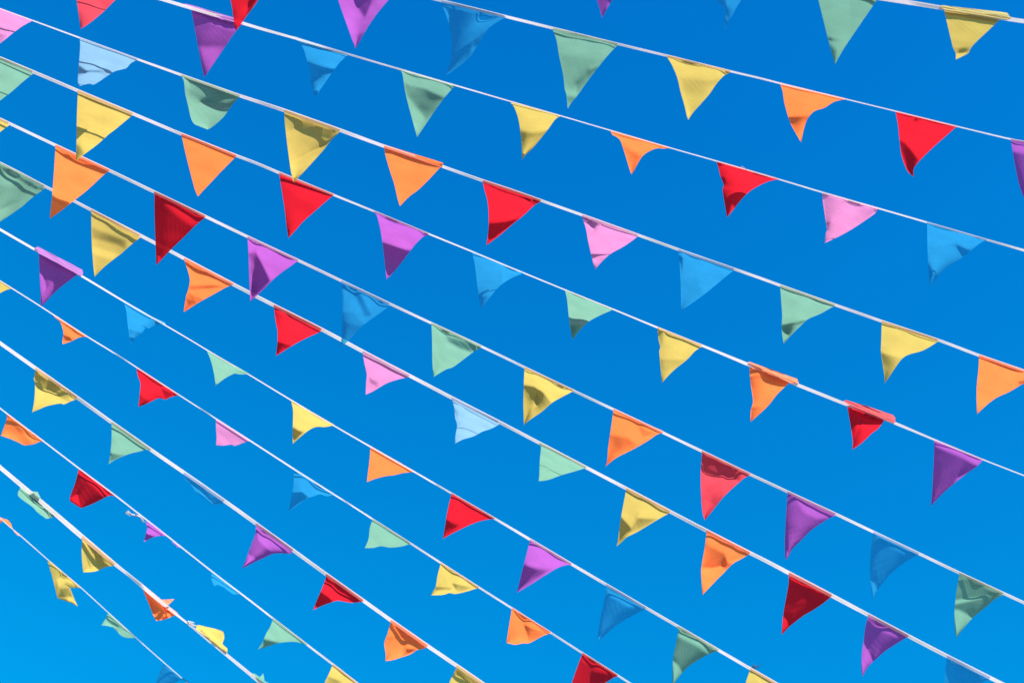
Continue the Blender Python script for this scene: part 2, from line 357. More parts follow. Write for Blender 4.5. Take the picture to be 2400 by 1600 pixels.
# ---- traced positions, in photograph pixels
# all coordinates in photograph pixels *after* conversion; entered as (tile, zoomed px)
K=3.92
STRINGS={
1:([(1150,-186,12),(1300,-152,12),(1500,-107,12),(1640,-78,12),(1790,-48,12),(1911,-24,12),(2056,-5,12),(2142,8,12),(2213,20,11),(2369,46,11),(2480,61,11)],),
2:([(440,-142,8),(640,-93,8),(800,-52,8),(1022,-1,8),(1135.7,26.8,8),(1200,43,8),(1297,66.8,7.5),(1447,103.3,6.5),(1565,131.4,6.5),(1710,167,5.5),(1800,188,5),(1828,196,4.5),(1978.6,231.6,3),(2098.5,260.7,3),(2241,296,3),(2370,327,4),(2400,332,5),(2560,365,5)],),
3:([(130,-72,10),(300,-25,10),(380,-1,9),(446.4,19,9),(548.5,48.5,8.5),(600,64.5,8),(702,93,6),(814.3,126.8,5),(939.3,163.3,4.5),(1066.8,200.3,4),(1200,239,3.2),(1312,271,3),(1431,306,3),(1567,345.7,3),(1679.6,377.6,3),(1800,412.5,3.5),(1927.6,451,4),(2057.7,488,4),(2172,521,4.5),(2312.8,562,5),(2400,586.7,6),(2520,620,6)],),
4:([(-120,-25,3),(0,21,3),(76.5,48.5,3),(187.5,89.3,4),(321.4,139,5.5),(424.7,176,7),(561,224.5,8.5),(600,237,9),(666,259,10),(799,306,10),(900,343,9),(1034,389,8),(1067,401,8),(1132,424,8.5),(1200,446,8),(1271,471,7.5),(1364.5,504,7.5),(1498.5,551.8,7.5),(1590,585,7.5),(1725.5,632,7.5),(1800,658,7.5),(1828.6,669,7.5),(1962,716,7.5),(2066.6,752.8,7.5),(2212,801,7.5),(2295,833,7.5),(2400,869,7.5),(2520,911,7.5)],),
5:([(-120,90,9),(0,136.5,9),(76.5,168,8.5),(182.4,213,8.5),(311,266.5,8.5),(426,315,8.5),(556,366,8),(600,382,7.5),(653.6,405,8),(781,456.6,6),(878,495.7,5),(1005.6,548.5,4.5),(1105,588.8,4),(1200,628.3,3.8),(1325,679.5,3.5),(1437,724.5,3.8),(1540.6,767.3,5),(1623.5,801,6.5),(1659,814.8,6.5),(1756,855,9),(1800,872.7,9.5),(1851,894.4,9),(1978.6,945.4,8.5),(2097,990.8,7.5),(2190,1030,4.5),(2305,1077,3.2),(2400,1113.8,3),(2520,1160,3)],),
6:([(-120,226,7.5),(0,279.3,7.5),(19,288,7.5),(128.8,340,7.5),(259,401,8.5),(361,449.7,8.5),(486,509.5,8),(579,554.3,7.5),(699.5,610.5,7.5),(799,657.7,7.5),(917.6,713.8,7.2),(1010.7,757,6.5),(1104,800,6.5),(1200,846,6.5),(1229,860.5,6.5),(1343,915,7),(1437,958.7,7),(1553,1013,7),(1645,1057,7.5),(1761,1112.5,7.5),(1846,1152,7.5),(1955,1202,7.5),(2047.4,1246,7.5),(2156,1297.4,7.5),(2247.7,1341.6,7.5),(2358.7,1392.6,7.5),(2400,1411.7,7.5),(2520,1467,7.5)],),
7:([(-100,330,6),(0,382,6),(33,398,6.5),(108.4,439,7.5),(173.5,471,7.5),(213,492,8),(334,554.3,9),(363.5,569.6,9),(428.6,604,9),(546,666,9.5),(600,694,10),(640.8,715,10),(758,773.7,10),(809,801,10.5),(850,823.5,10),(965,882.5,9.5),(1058,931.5,9.5),(1172.7,990,9.5),(1200,1004,9),(1263.8,1037.5,9),(1374.7,1095.4,9),(1468,1144,9),(1575,1200.5,9.5),(1656.6,1243.5,10),(1762.5,1297.5,10),(1800,1316,10),(1847,1341,11),(1951.8,1396,11),(2034.7,1439.8,10),(2129,1489.5,10),(2218.4,1536,10),(2348.5,1601,10),(2480,1667,10)],),
8:([(-120,468,6.5),(0,537.8,6.5),(90.6,590,6),(188.8,645,5.5),(290.8,706.5,4.5),(387.8,762.2,3.2),(451.5,799.5,2.8),(484.7,820,2.8),(584,877.8,3),(600,887.5,3),(681.6,937,3.5),(782.4,997,3.5),(868,1046.2,4),(971,1105,4.2),(1058,1155.5,4.8),(1138,1202,5.5),(1200,1238.3,6.5),(1242,1263.5,7.5),(1339,1321,7.5),(1423,1370.4,7.5),(1520,1427,7.5),(1589,1467,7.5),(1684.7,1523,8),(1758.7,1566,8),(1820,1601,8),(1960,1683,8)],),
9:([(-120,583,2.8),(0,658.5,2.8),(29.3,676.3,2.8),(95.7,718,3),(127.6,739,3),(201.5,787,3),(265.3,825.5,3.4),(297,845.5,2.6),(321.4,861.5,3.2),(418.4,924.5,3),(460,951,2.6),(506.4,981,3.6),(600,1041,4),(691.8,1100.5,4.5),(786,1160,4),(822,1182.7,3.5),(850,1200.5,4),(873,1215.5,4.5),(961,1272,5),(1033.7,1318.6,5),(1123,1376,5),(1200,1424.5,5.2),(1294,1484,5.2),(1364.5,1529,5.2),(1450,1583,5),(1478,1601,5),(1590,1672,5)],),
10:([(-110,725,9),(0,803.8,9),(84,863,9.5),(181,931.5,9.5),(264,991,9.5),(352,1052.5,9.5),(459,1126,9.5),(567,1202,10),(600,1226.5,9.5),(686.7,1288.5,9.5),(765.8,1346,9.5),(850,1405.4,9.5),(917.6,1453.8,10),(1001.8,1512.5,10),(1069.4,1558,10),(1132,1601,10),(1240,1676,10)],),
11:([(-110,872,3),(0,956,3),(15.3,968.4,3.2),(102,1033.4,3.2),(185,1097,3.6),(273,1162.2,3.4),(319,1198.5,3.4),(380,1245.5,3.6),(433.7,1288.5,3.2),(496.2,1338,3.8),(581.6,1403,4),(600,1417,4.2),(639.5,1448,4.5),(721.2,1511,5),(779.8,1555.5,5.2),(838.5,1601,5.5),(930,1672,5.5)],),
12:([(-110,1000,10.5),(0,1094.6,10.5),(47.2,1134.2,11),(86.7,1167,11),(127.6,1201.5,12),(193.9,1258.7,13),(270.4,1322.4,10),(288.3,1336,7),(318.9,1360,8),(336.7,1376,11),(380,1412,11),(413.3,1439,7),(438.8,1459,2.5),(461.7,1477.5,7),(529.3,1532,8),(600,1590.3,9),(614,1602,9),(700,1672,9)],),
13:([(-80,1142,2),(0,1213.5,2),(28,1238,2),(58,1263,2.4),(111,1310,1.9),(188.8,1375,2),(253.8,1434.5,2),(318.9,1494,2.2),(390.3,1557,2.2),(433.7,1594,2.2),(520,1670,2.2)],),
}
F=[]
def f(s,c,t,L,R,T,reg=(),flaps=(),**kw):
    ox,oy=t[0]*600,t[1]*400
    cv=lambda P:[(ox+x/K,oy+y/K) for x,y in P]
    F.append(dict(s=s,c=c,L=cv(L),R=cv(R),T=T,reg=[(cv(r[0]),r[1],(r[2] if len(r)>2 else 5)/K) for r in reg],
        flaps=[(cv(q[0]),q[1]) for q in flaps],**kw))
# S1
f(1,'violet',(2,0),[(590,-545),(780,0),(828,165)],[(1175,-420),(920,0),(828,165)],.15,[([(905,0),(920,0),(860,100),(870,60)],.6)])
f(1,'blue',(2,0),[(1725,-305),(1880,0),(1960,100),(1945,190),(1963,275)],[(2310,-190),(2110,0),(2020,150),(1985,200),(1963,275)],.2,[([(1965,-100),(2200,-100),(2020,160),(1965,100)],.7),([(1963,100),(1985,180),(1963,275),(1955,200)],.75)])
f(1,'green',(3,0),[(435,-98),(463,0),(548,345),(560,390),(613,595)],[(1003,-2),(705,435),(650,530),(613,595)],.7,[([(548,345),(700,385),(560,372)],.3),([(560,395),(640,470),(620,530),(605,580)],.15),([(640,530),(655,525),(613,595)],.25),([(740,0),(760,200),(720,380),(760,360),(960,0)],.6,60)],tag='with a folded corner at its tip')
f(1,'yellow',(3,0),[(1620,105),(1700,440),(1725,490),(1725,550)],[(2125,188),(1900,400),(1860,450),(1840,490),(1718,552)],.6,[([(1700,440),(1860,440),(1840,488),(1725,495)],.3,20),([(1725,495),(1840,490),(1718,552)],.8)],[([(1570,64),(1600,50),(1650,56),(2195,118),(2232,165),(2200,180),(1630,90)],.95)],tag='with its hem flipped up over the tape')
# S2
f(2,'red',(0,0),[(1985,-475),(2118,0),(2150,200),(2165,290)],[(2560,-350),(2372,0),(2265,150),(2165,290)],.55,[([(2290,0),(2372,-20),(2270,150)],.08),([(2140,180),(2230,190),(2165,290)],.45,20)])
f(2,'violet',(1,0),[(700,-215),(755,0),(860,300),(915,450)],[(1290,-85),(1218,0),(1110,130),(1010,280),(915,450)],.75,[([(880,-100),(900,0),(920,50),(998,165),(1075,0),(1120,-100)],.1),([(860,305),(1010,305),(915,450)],.5,8)],tag='with a dark wedge in its middle')
f(2,'blue',(1,0),[(1705,45),(1735,110),(1770,220),(1790,330),(1795,520),(1740,690)],[(2285,165),(2140,260),(2030,430),(1960,530),(1800,660),(1740,690)],.13,[([(1700,40),(1770,48),(1775,120),(1770,225)],.75),([(2080,120),(2285,165),(2100,290),(1800,518)],.72),([(1990,430),(2030,430),(1960,520)],.4)],tag='creased into pale and dark strips')
f(2,'green',(2,0),[(378,285),(410,375),(430,500),(470,690),(485,820),(500,870),(512,1000)],[(968,420),(890,500),(800,610),(700,740),(600,880),(550,940),(512,1000)],.72,[([(425,480),(830,560),(620,850),(480,800)],.5,60),([(700,640),(800,610),(600,860),(590,760)],.3,30),([(500,880),(590,890),(512,1000)],.4)])
f(2,'yellow',(2,0),[(1425,525),(1470,600),(1520,720),(1550,850),(1585,970),(1605,1060),(1618,1105)],[(2005,668),(1945,700),(1880,770),(1810,870),(1740,950),(1660,1040),(1618,1105)],.8,[([(1530,700),(1880,740),(1700,990),(1620,1050)],.6,70),([(1530,515),(1745,575),(1740,615)],.3)])
f(2,'orange',(3,0),[(112,775),(135,840),(150,940),(185,1070),(215,1150),(265,1240),(305,1308)],[(705,915),(610,935),(520,990),(430,1020),(385,1060),(350,1120),(325,1200),(305,1308)],.7,[([(180,1075),(385,1060),(350,1110),(265,1240),(215,1150)],.2,10),([(352,1112),(265,1240),(305,1308),(330,1200)],.8)],tag='with a dark fold above its tip')
f(2,'red',(3,0),[(1172,1030),(1195,1150),(1210,1300),(1230,1440),(1280,1568),(1320,1610),(1342,1625)],[(1730,1165),(1600,1280),(1500,1370),(1400,1470),(1350,1530),(1335,1568),(1342,1625)],.6,[([(1170,1030),(1700,1160),(1500,1250),(1210,1180)],.75,60),([(1205,1290),(1260,1310),(1385,1470),(1335,1568),(1280,1565),(1225,1400)],.05,12),([(1355,1070),(1420,1085),(1315,1135)],.05)],tag='with a curling tip')
f(2,'violet',(3,0),[(2232,1290),(2250,1400),(2280,1568),(2310,1700),(2352,1820),(2370,1830)],[(2800,1420),(2560,1650),(2370,1830)],.12,[([(2232,1285),(2800,1410),(2600,1460),(2245,1390)],.85,30)])
# S3
f(3,'red',(0,0),[(655,-250),(703,0),(742,268)],[(1180,-95),(1062,0),(950,110),(835,205),(742,268)],1,[([(900,0),(1062,0),(980,80)],.7,40),([(710,95),(750,110),(800,160),(838,212),(742,268)],.45)])
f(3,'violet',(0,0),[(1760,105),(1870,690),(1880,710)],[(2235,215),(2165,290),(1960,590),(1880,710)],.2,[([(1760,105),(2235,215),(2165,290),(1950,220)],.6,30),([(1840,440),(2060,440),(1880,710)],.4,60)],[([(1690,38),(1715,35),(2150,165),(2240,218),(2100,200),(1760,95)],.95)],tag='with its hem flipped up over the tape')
f(3,'blue',(1,0),[(400,388),(440,460),(470,560),(500,640),(500,720),(525,840),(548,895)],[(838,512),(770,575),(670,710),(590,830),(548,895)],.75,[([(470,570),(750,640),(670,710),(548,900),(500,800)],.15,50),([(510,780),(600,830),(560,860)],.35,15)],[([(325,335),(360,336),(830,498),(838,515),(400,388)],.9)])
f(3,'green',(1,0),[(1325,645),(1345,680),(1378,880),(1480,1260)],[(1830,792),(1800,820),(1730,900),(1650,1010),(1480,1260)],.72,[([(1365,770),(1560,815),(1735,900),(1640,1030),(1560,1100),(1380,880)],.3,25)])
f(3,'yellow',(2,0),[(-10,948),(20,985),(60,1100),(85,1280),(95,1470)],[(445,1068),(400,1095),(330,1190),(200,1350),(120,1430),(95,1470)],.82,[([(70,1200),(340,1200),(140,1420),(95,1470)],.35,80)])
f(3,'orange',(2,0),[(908,1208),(925,1240),(960,1258),(1000,1300),(1085,1568),(1097,1600)],[(1445,1360),(1395,1366),(1340,1362),(1270,1385),(1195,1440),(1120,1568),(1097,1600)],.72,[([(1000,1320),(1200,1440),(1097,1600)],.5,60)],tag='with a wavy lower edge')
f(3,'red',(2,1),[(1880,-78),(1898,-20),(1915,50),(1945,130),(1935,175),(1950,280),(1975,430)],[(2450,80),(2352,100),(2220,165),(2130,240),(1975,430)],.75,[([(1880,-78),(1990,-50),(1960,80),(1945,130)],.5),([(1915,60),(1968,65),(1945,130)],.1),([(1985,-10),(2450,75),(2230,165),(2050,60)],.95,20),([(1940,200),(2130,240),(2085,295),(1950,285)],.5),([(1950,285),(2085,295),(1975,430)],.2)],tag='crossed by creases')
f(3,'lilac',(3,1),[(500,205),(505,290),(540,520),(545,545),(533,570),(520,665)],[(1013,355),(975,400),(830,500),(750,550),(640,610),(520,665)],.92,[([(500,205),(695,275),(650,360),(545,545)],.6),([(535,480),(590,460),(548,545)],.15,15),([(870,330),(1013,355),(830,500),(800,440)],.7,12)],tag='with a diagonal crease')
f(3,'blue',(3,1),[(1462,485),(1465,700),(1478,970),(1492,1060)],[(2010,635),(1950,665),(1795,790),(1650,880),(1560,970),(1492,1060)],.66,[([(1460,485),(2010,632),(1700,660),(1465,708)],.95),([(1465,710),(1500,730),(1470,760)],.9),([(1640,680),(1720,690),(1795,785),(1860,740),(1740,680)],.1),([(1750,668),(1960,645),(1870,720)],.8),([(1460,840),(1560,970),(1492,1060)],.15,40)],tag='folded across its middle')
# S4
f(4,'lilac',(0,0),[(-250,-10),(-170,230),(-100,475)],[(300,192),(210,240),(120,305),(40,370),(-100,475)],.85,[([(0,310),(70,330),(0,405),(-80,450)],.5,20)])
f(4,'blue',(0,0),[(733,362),(737,420),(725,600),(715,750),(730,792)],[(1262,550),(1200,585),(1160,628),(1060,655),(1000,690),(865,778),(820,770),(730,792)],1.05,[([(722,597),(800,655),(718,698)],.15),([(800,655),(950,640),(1060,650),(965,705),(900,670)],.7),([(715,750),(865,770),(730,792)],.75)],faded=1,tag='pale with crossing creases')
f(4,'green',(0,0),[(1665,695),(1690,750),(1700,850),(1732,990),(1755,1090),(1785,1140),(1830,1160),(1910,1192)],[(2205,885),(2150,945),(2115,990),(2050,1080),(1960,1160),(1910,1192)],.78,[([(1740,740),(2210,890),(2115,992),(2060,955),(1980,955),(1830,940),(1733,990),(1725,960)],.08,8)],tag='with a rounded tip and a dark upper half')
f(4,'yellow',(1,0),[(260,1032),(265,1130),(275,1225),(290,1350),(320,1568),(345,1680)],[(770,1212),(690,1290),(620,1380),(450,1568),(400,1620),(345,1680)],.6,[([(250,1060),(770,1210),(700,1285),(560,1255),(480,1220),(415,1180),(350,1180),(270,1225)],.12,8),([(310,1505),(660,1320),(450,1568),(345,1680)],.8,8)],tag='with a dark top band')
f(4,'orange',(1,1),[(1178,-220),(1185,-160),(1230,0),(1270,120),(1300,250),(1323,325)],[(1715,-55),(1655,10),(1570,100),(1480,185),(1410,235),(1323,325)],.7,[([(1170,-225),(1715,-55),(1650,-20),(1400,-110),(1250,-175),(1185,-160)],.25)])
f(4,'red',(1,1),[(2085,105),(2095,160),(2125,270),(2138,400),(2135,540),(2118,683)],[(2614,288),(2560,315),(2470,400),(2352,497),(2230,600),(2118,683)],.78,[([(2135,480),(2420,440),(2118,683)],.2,60),([(2352,190),(2614,285),(2500,270)],.2,12)])
f(4,'lilac',(2,1),[(645,420),(680,540),(700,650),(730,780),(755,880),(765,905)],[(1155,602),(1110,640),(1020,700),(920,755),(850,810),(765,905)],.85,[([(660,430),(820,480),(780,520),(760,545)],.05),([(730,800),(820,830),(765,905)],.6,20)],tag='with a small dark wedge at its hem')
f(4,'blue',(2,1),[(1530,735),(1540,850),(1550,1050),(1553,1200),(1555,1285)],[(2040,915),(1980,960),(1830,1085),(1700,1185),(1555,1285)],.9,[([(1532,770),(1575,800),(1560,940)],.2,15),([(1545,1000),(1700,950),(1760,1130),(1555,1285)],.65,40)])
f(4,'green',(3,1),[(112,1065),(120,1180),(130,1330),(125,1440),(135,1540),(145,1590)],[(615,1240),(560,1270),(490,1310),(370,1362),(315,1410),(190,1535),(145,1590)],.92,[([(125,1415),(370,1362),(320,1405),(200,1530),(170,1480),(125,1460)],.12),([(250,1430),(310,1405),(290,1440)],.6)],tag='with a dark fold above its tip')
f(4,'yellow',(3,2),[(1045,-175),(1040,0),(1038,100),(1055,220),(1070,320),(1072,385)],[(1560,2),(1430,80),(1300,118),(1235,155),(1170,240),(1110,330),(1072,385)],.88,[([(1035,100),(1235,155),(1072,385)],.3,20)])
f(4,'orange',(3,2),[(1940,140),(1935,250),(1918,420),(1918,560),(1922,665)],[(2520,330),(2352,385),(2220,460),(2100,515),(2000,590),(1922,665)],.78,[([(2290,370),(2440,330),(2400,380),(2310,400)],.3,10),([(1910,580),(1990,590),(1922,665)],.6,30)])
# S5
f(5,'green',(0,0),[(-250,450),(-190,700),(-100,1000)],[(298,685),(220,745),(100,850),(0,925),(-100,1000)],.8)
f(5,'yellow',(0,0),[(715,850),(705,1100),(702,1320),(697,1480)],[(1220,1058),(1180,1090),(1060,1190),(1000,1235),(900,1325),(780,1415),(697,1480)],.98,[([(705,1205),(850,1290),(990,1245),(1060,1190),(950,1250),(780,1200)],.8,15),([(695,1325),(735,1340),(780,1415),(697,1480)],.25)],tag='bright with a darker tip')
f(5,'orange',(0,1),[(1668,-330),(1700,-180),(1745,0),(1790,170),(1818,238)],[(2170,-130),(2040,0),(1950,95),(1870,180),(1818,238)],.68)
f(5,'red',(1,1),[(215,40),(240,200),(265,360),(280,500),(298,618)],[(712,225),(640,285),(520,390),(430,470),(370,540),(298,618)],.55,[([(230,60),(712,225),(560,330),(330,200)],.7,60),([(285,540),(370,540),(298,618)],.25,10)])
f(5,'violet',(1,1),[(1088,385),(1110,410),(1145,550),(1170,730),(1200,1000)],[(1585,588),(1540,605),(1470,670),(1400,760),(1300,890),(1200,1000)],.85,[([(1140,640),(1300,700),(1430,740),(1200,1000)],.15,45)],tag='fading from pink to deep purple')
f(5,'blue',(1,1),[(1985,752),(2010,860),(2030,1030),(2050,1180),(2065,1270)],[(2460,940),(2352,985),(2250,1050),(2160,1150),(2065,1270)],.7,[([(2060,790),(2460,940),(2270,1040),(2260,880)],.95,30),([(2035,1150),(2170,1150),(2065,1270)],.15,30)])
f(5,'green',(2,1),[(487,1098),(505,1180),(520,1320),(535,1440),(557,1553)],[(930,1275),(850,1310),(750,1358),(680,1405),(610,1480),(557,1553)],.97,[([(520,1410),(700,1400),(557,1553)],.15,60)],tag='pale with a dark tip')
f(5,'yellow',(2,2),[(1335,-120),(1350,0),(1362,50),(1353,90),(1365,240),(1378,378)],[(1742,48),(1680,90),(1610,165),(1480,270),(1378,378)],.75,[([(1335,-120),(1410,-80),(1385,0),(1362,50)],.4),([(1360,165),(1610,165),(1480,270),(1370,270)],.6,8),([(1365,260),(1480,270),(1378,378)],.5,8)])
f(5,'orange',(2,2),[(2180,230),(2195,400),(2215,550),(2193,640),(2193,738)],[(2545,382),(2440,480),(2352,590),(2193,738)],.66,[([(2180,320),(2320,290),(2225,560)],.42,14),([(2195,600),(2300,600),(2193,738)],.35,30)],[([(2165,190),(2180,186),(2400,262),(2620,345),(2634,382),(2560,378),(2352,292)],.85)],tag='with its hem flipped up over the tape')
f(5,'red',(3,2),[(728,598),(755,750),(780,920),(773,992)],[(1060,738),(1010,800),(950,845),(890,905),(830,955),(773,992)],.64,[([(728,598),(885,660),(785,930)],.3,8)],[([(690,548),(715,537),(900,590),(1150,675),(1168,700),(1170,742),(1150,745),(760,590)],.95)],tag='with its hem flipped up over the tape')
f(5,'violet',(3,2),[(1528,912),(1525,1050),(1510,1350),(1497,1512)],[(1978,1085),(1920,1145),(1850,1195),(1750,1270),(1620,1380),(1560,1440),(1497,1512)],.08,[([(1528,905),(1978,1075),(1930,1140),(1760,1050),(1540,960)],.97,22),([(1710,1310),(1740,1250),(1830,1210),(1750,1275)],.55)],tag='dark with a pale top edge')
# S6
f(6,'yellow',(0,0),[(-400,935),(-300,1200),(-200,1400)],[(78,1157),(0,1215),(-200,1400)],.8)
f(6,'orange',(0,1),[(510,-215),(497,0),(480,220),(458,440)],[(1005,0),(940,50),(800,180),(660,290),(560,370),(458,440)],.9,[([(512,-220),(1005,0),(960,40),(700,-90),(600,-130)],.4,15),([(470,285),(660,295),(458,440)],.65,10)],tag='pale, its tip hanging in front of the next string')
f(6,'red',(0,1),[(1418,205),(1420,400),(1428,650),(1437,868)],[(1885,430),(1800,500),(1700,600),(1570,725),(1437,868)],.06,[([(1450,225),(1885,430),(1770,510),(1650,430),(1540,330)],.5,35),([(1424,695),(1450,740),(1475,810),(1437,868)],.8)],tag='dark, its tip hanging in front of the next string')
f(6,'violet',(0,1),[(2275,620),(2285,800),(2293,1050),(2300,1200)],[(2740,825),(2680,870),(2580,940),(2500,1010),(2400,1110),(2300,1200)],.72,[([(2285,760),(2352,740),(2430,900),(2480,1010),(2370,1130),(2290,1110)],.12,25)],tag='with a dark streak')
f(6,'blue',(1,1),[(785,1025),(795,1200),(790,1400),(782,1568),(778,1625)],[(1225,1238),(1170,1285),(1050,1370),(950,1450),(850,1560),(778,1625)],.35,[([(810,1080),(900,1060),(1225,1240),(1010,1440),(900,1300),(800,1300)],.65,25),([(900,1120),(960,1130),(1060,1330),(1000,1340)],.35,15),([(785,1380),(960,1430),(778,1625)],.12,15)],tag='creased, its tip hanging in front of the next string')
f(6,'green',(1,2),[(1612,-155),(1618,0),(1620,180),(1630,328)],[(2070,55),(2000,95),(1900,170),(1810,235),(1740,260),(1630,328)],.85,[([(1740,-60),(1850,-30),(2070,50),(1980,110),(1850,60),(1760,0)],.4,25)])
f(6,'yellow',(2,2),[(115,250),(108,400),(105,600),(110,775)],[(560,458),(440,520),(365,565),(280,640),(200,695),(130,745),(110,775)],.88,[([(100,395),(200,410),(290,470),(370,565),(110,775)],.25,14),([(235,500),(235,590),(190,690),(140,740),(190,600)],.6,8)],tag='dark below and pale above')
f(6,'orange',(2,2),[(932,640),(905,830),(885,970),(875,1100),(858,1148)],[(1385,835),(1330,855),(1250,910),(1120,985),(980,1055),(920,1095),(858,1148)],.72,[([(895,850),(1060,880),(1100,910),(1160,960),(860,1148)],.42,30),([(1160,780),(1330,850),(1200,880)],.5,10),([(870,1030),(940,1080),(858,1148)],.3,15)])
f(6,'red',(2,2),[(1745,1020),(1735,1190),(1735,1350),(1750,1568),(1772,1640)],[(2185,1228),(2140,1250),(2090,1290),(1950,1420),(1830,1568),(1772,1640)],.97,[([(1740,1015),(2190,1228),(2090,1292),(2025,1245),(2000,1250),(1900,1225),(1830,1200),(1735,1185)],.1,20),([(1780,1330),(1940,1270),(1930,1400),(1870,1500),(1760,1450)],.62,25)],tag='with a dark top and a pink lower half')
f(6,'violet',(3,3),[(180,-178),(168,0),(160,150),(155,290),(160,420),(168,435)],[(620,28),(560,55),(400,160),(300,260),(225,335),(190,400),(168,435)],.2,[([(240,-150),(620,28),(570,50),(450,60),(330,0)],.65,30),([(155,290),(188,400),(168,435)],.75)])
f(6,'blue',(3,3),[(968,195),(950,300),(937,480),(937,600),(950,720),(960,800)],[(1385,385),(1320,420),(1220,485),(1110,580),(1045,660),(1008,710),(960,800)],.12,[([(980,200),(1385,375),(1250,370),(1100,290)],.6,40),([(935,600),(975,650),(1010,710),(960,800)],.65)],tag='dark with a pale tip')
f(6,'green',(3,3),[(1758,570),(1735,700),(1715,880),(1713,1000),(1720,1080),(1730,1152)],[(2160,758),(2090,795),(1980,885),(1880,970),(1800,1060),(1730,1152)],.1,[([(1718,806),(2080,762),(1716,842)],.95),([(1710,892),(1750,895),(1885,965),(1730,1152)],.85),([(1740,640),(1770,600),(1760,640)],.5,15)],tag='with a pale streak and a pale tip')
# S7
f(7,'green',(0,1),[(-150,-145),(-100,100),(-80,400),(-60,510)],[(405,172),(340,215),(270,270),(190,340),(0,470),(-60,510)],.5,[([(-60,-90),(420,160),(340,175),(200,100),(60,20)],.15,12),([(0,10),(150,70),(100,150),(0,130)],.7,40),([(-30,380),(150,300),(0,470),(-60,510)],.65,40)])
f(7,'yellow',(0,1),[(838,375),(840,550),(845,700),(858,880),(870,975)],[(1285,618),(1200,685),(1110,765),(1050,810),(950,890),(870,975)],.58,[([(842,520),(1000,580),(1170,640),(1150,720),(1080,680),(850,620)],.3,40),([(845,700),(950,730),(1100,775),(1040,820),(850,760)],.8,25)])
f(7,'orange',(0,1),[(1692,822),(1730,930),(1745,1010),(1728,1100),(1710,1150),(1688,1298)],[(2140,1045),(2070,1075),(1980,1125),(1870,1185),(1810,1220),(1688,1298)],.72,[([(1730,1098),(2070,1070),(1980,1050),(1740,1055)],.4,12),([(1728,1120),(1870,1185),(1810,1222),(1712,1150)],.5,10),([(1705,1150),(1815,1222),(1688,1298)],.2)],tag='puckered by sharp creases')
f(7,'red',(1,1),[(165,1245),(180,1380),(197,1460),(197,1568),(183,1700)],[(600,1475),(520,1510),(400,1568),(310,1620),(183,1700)],.82,[([(165,1270),(270,1350),(200,1455)],.6),([(190,1568),(290,1590),(330,1610),(183,1700)],.22,18)])
f(7,'lilac',(1,2),[(980,108),(1000,220),(1018,300),(1012,380),(1008,488)],[(1410,325),(1320,345),(1210,380),(1130,425),(1070,460),(1008,488)],.85,[([(1040,330),(1120,370),(1120,420),(1040,380)],.6,30)])
f(7,'blue',(1,2),[(1800,540),(1820,600),(1830,700),(1848,770),(1835,850),(1825,938)],[(2225,768),(2150,805),(2085,825),(2000,870),(1900,900),(1825,938)],1.05,[([(1810,590),(1900,680),(1848,770)],.8,15),([(1830,870),(1910,900),(1825,938)],.75,20)],faded=1,tag='pale')
f(7,'green',(2,2),[(250,940),(267,965),(255,1100),(250,1240),(243,1280)],[(680,1160),(600,1185),(450,1228),(350,1265),(290,1278),(243,1280)],1,[([(250,1200),(330,1180),(300,1278),(243,1280)],.9)],tag='very pale')
f(7,'yellow',(2,3),[(1050,-210),(1015,-30),(990,120),(975,250),(960,312)],[(1450,5),(1350,60),(1250,120),(1150,180),(1060,225),(1010,270),(960,312)],.75,[([(995,30),(1100,150),(1150,50),(1340,60),(1150,180),(960,312)],.3,18)])
f(7,'orange',(2,3),[(1788,185),(1770,330),(1740,510),(1742,640),(1750,758)],[(2185,380),(2110,425),(2030,470),(1950,550),(1850,650),(1750,758)],.6,[([(1780,290),(1960,380),(1970,450),(2020,470),(1950,548),(1955,490),(1840,515),(1740,512)],.12),([(1740,512),(1840,516),(1955,492),(1950,550),(1750,758)],.95),([(1985,455),(2150,408),(2035,468)],.98)],tag='dark in the middle with a pale tip')
f(7,'red',(3,3),[(193,575),(188,660),(160,820),(138,950),(125,1125)],[(585,770),(500,840),(400,905),(330,945),(200,1045),(125,1125)],.05,[([(195,580),(300,640),(430,710),(520,770),(440,770),(300,720),(195,660)],.5,25),([(135,952),(165,975),(197,1045),(125,1125)],.6)],tag='dark with a brighter tip')
f(7,'violet',(3,3),[(920,955),(895,1050),(878,1180),(862,1300),(858,1450),(870,1507)],[(1290,1138),(1220,1180),(1080,1270),(1000,1340),(965,1370),(910,1430),(870,1507)],.12,[([(905,1000),(1200,1100),(1290,1138),(1180,1150),(1000,1070)],.45,22),([(875,1190),(900,1230),(967,1368),(870,1507),(858,1380)],.78),([(858,1455),(910,1460),(870,1507)],1)],tag='with a pink tip')
f(7,'blue',(3,3),[(1645,1325),(1625,1480),(1615,1700),(1630,1850)],[(2040,1525),(1960,1568),(1800,1680),(1630,1850)],.3,[([(1690,1400),(1850,1460),(1980,1500),(1900,1600),(1720,1600)],.1,20)])
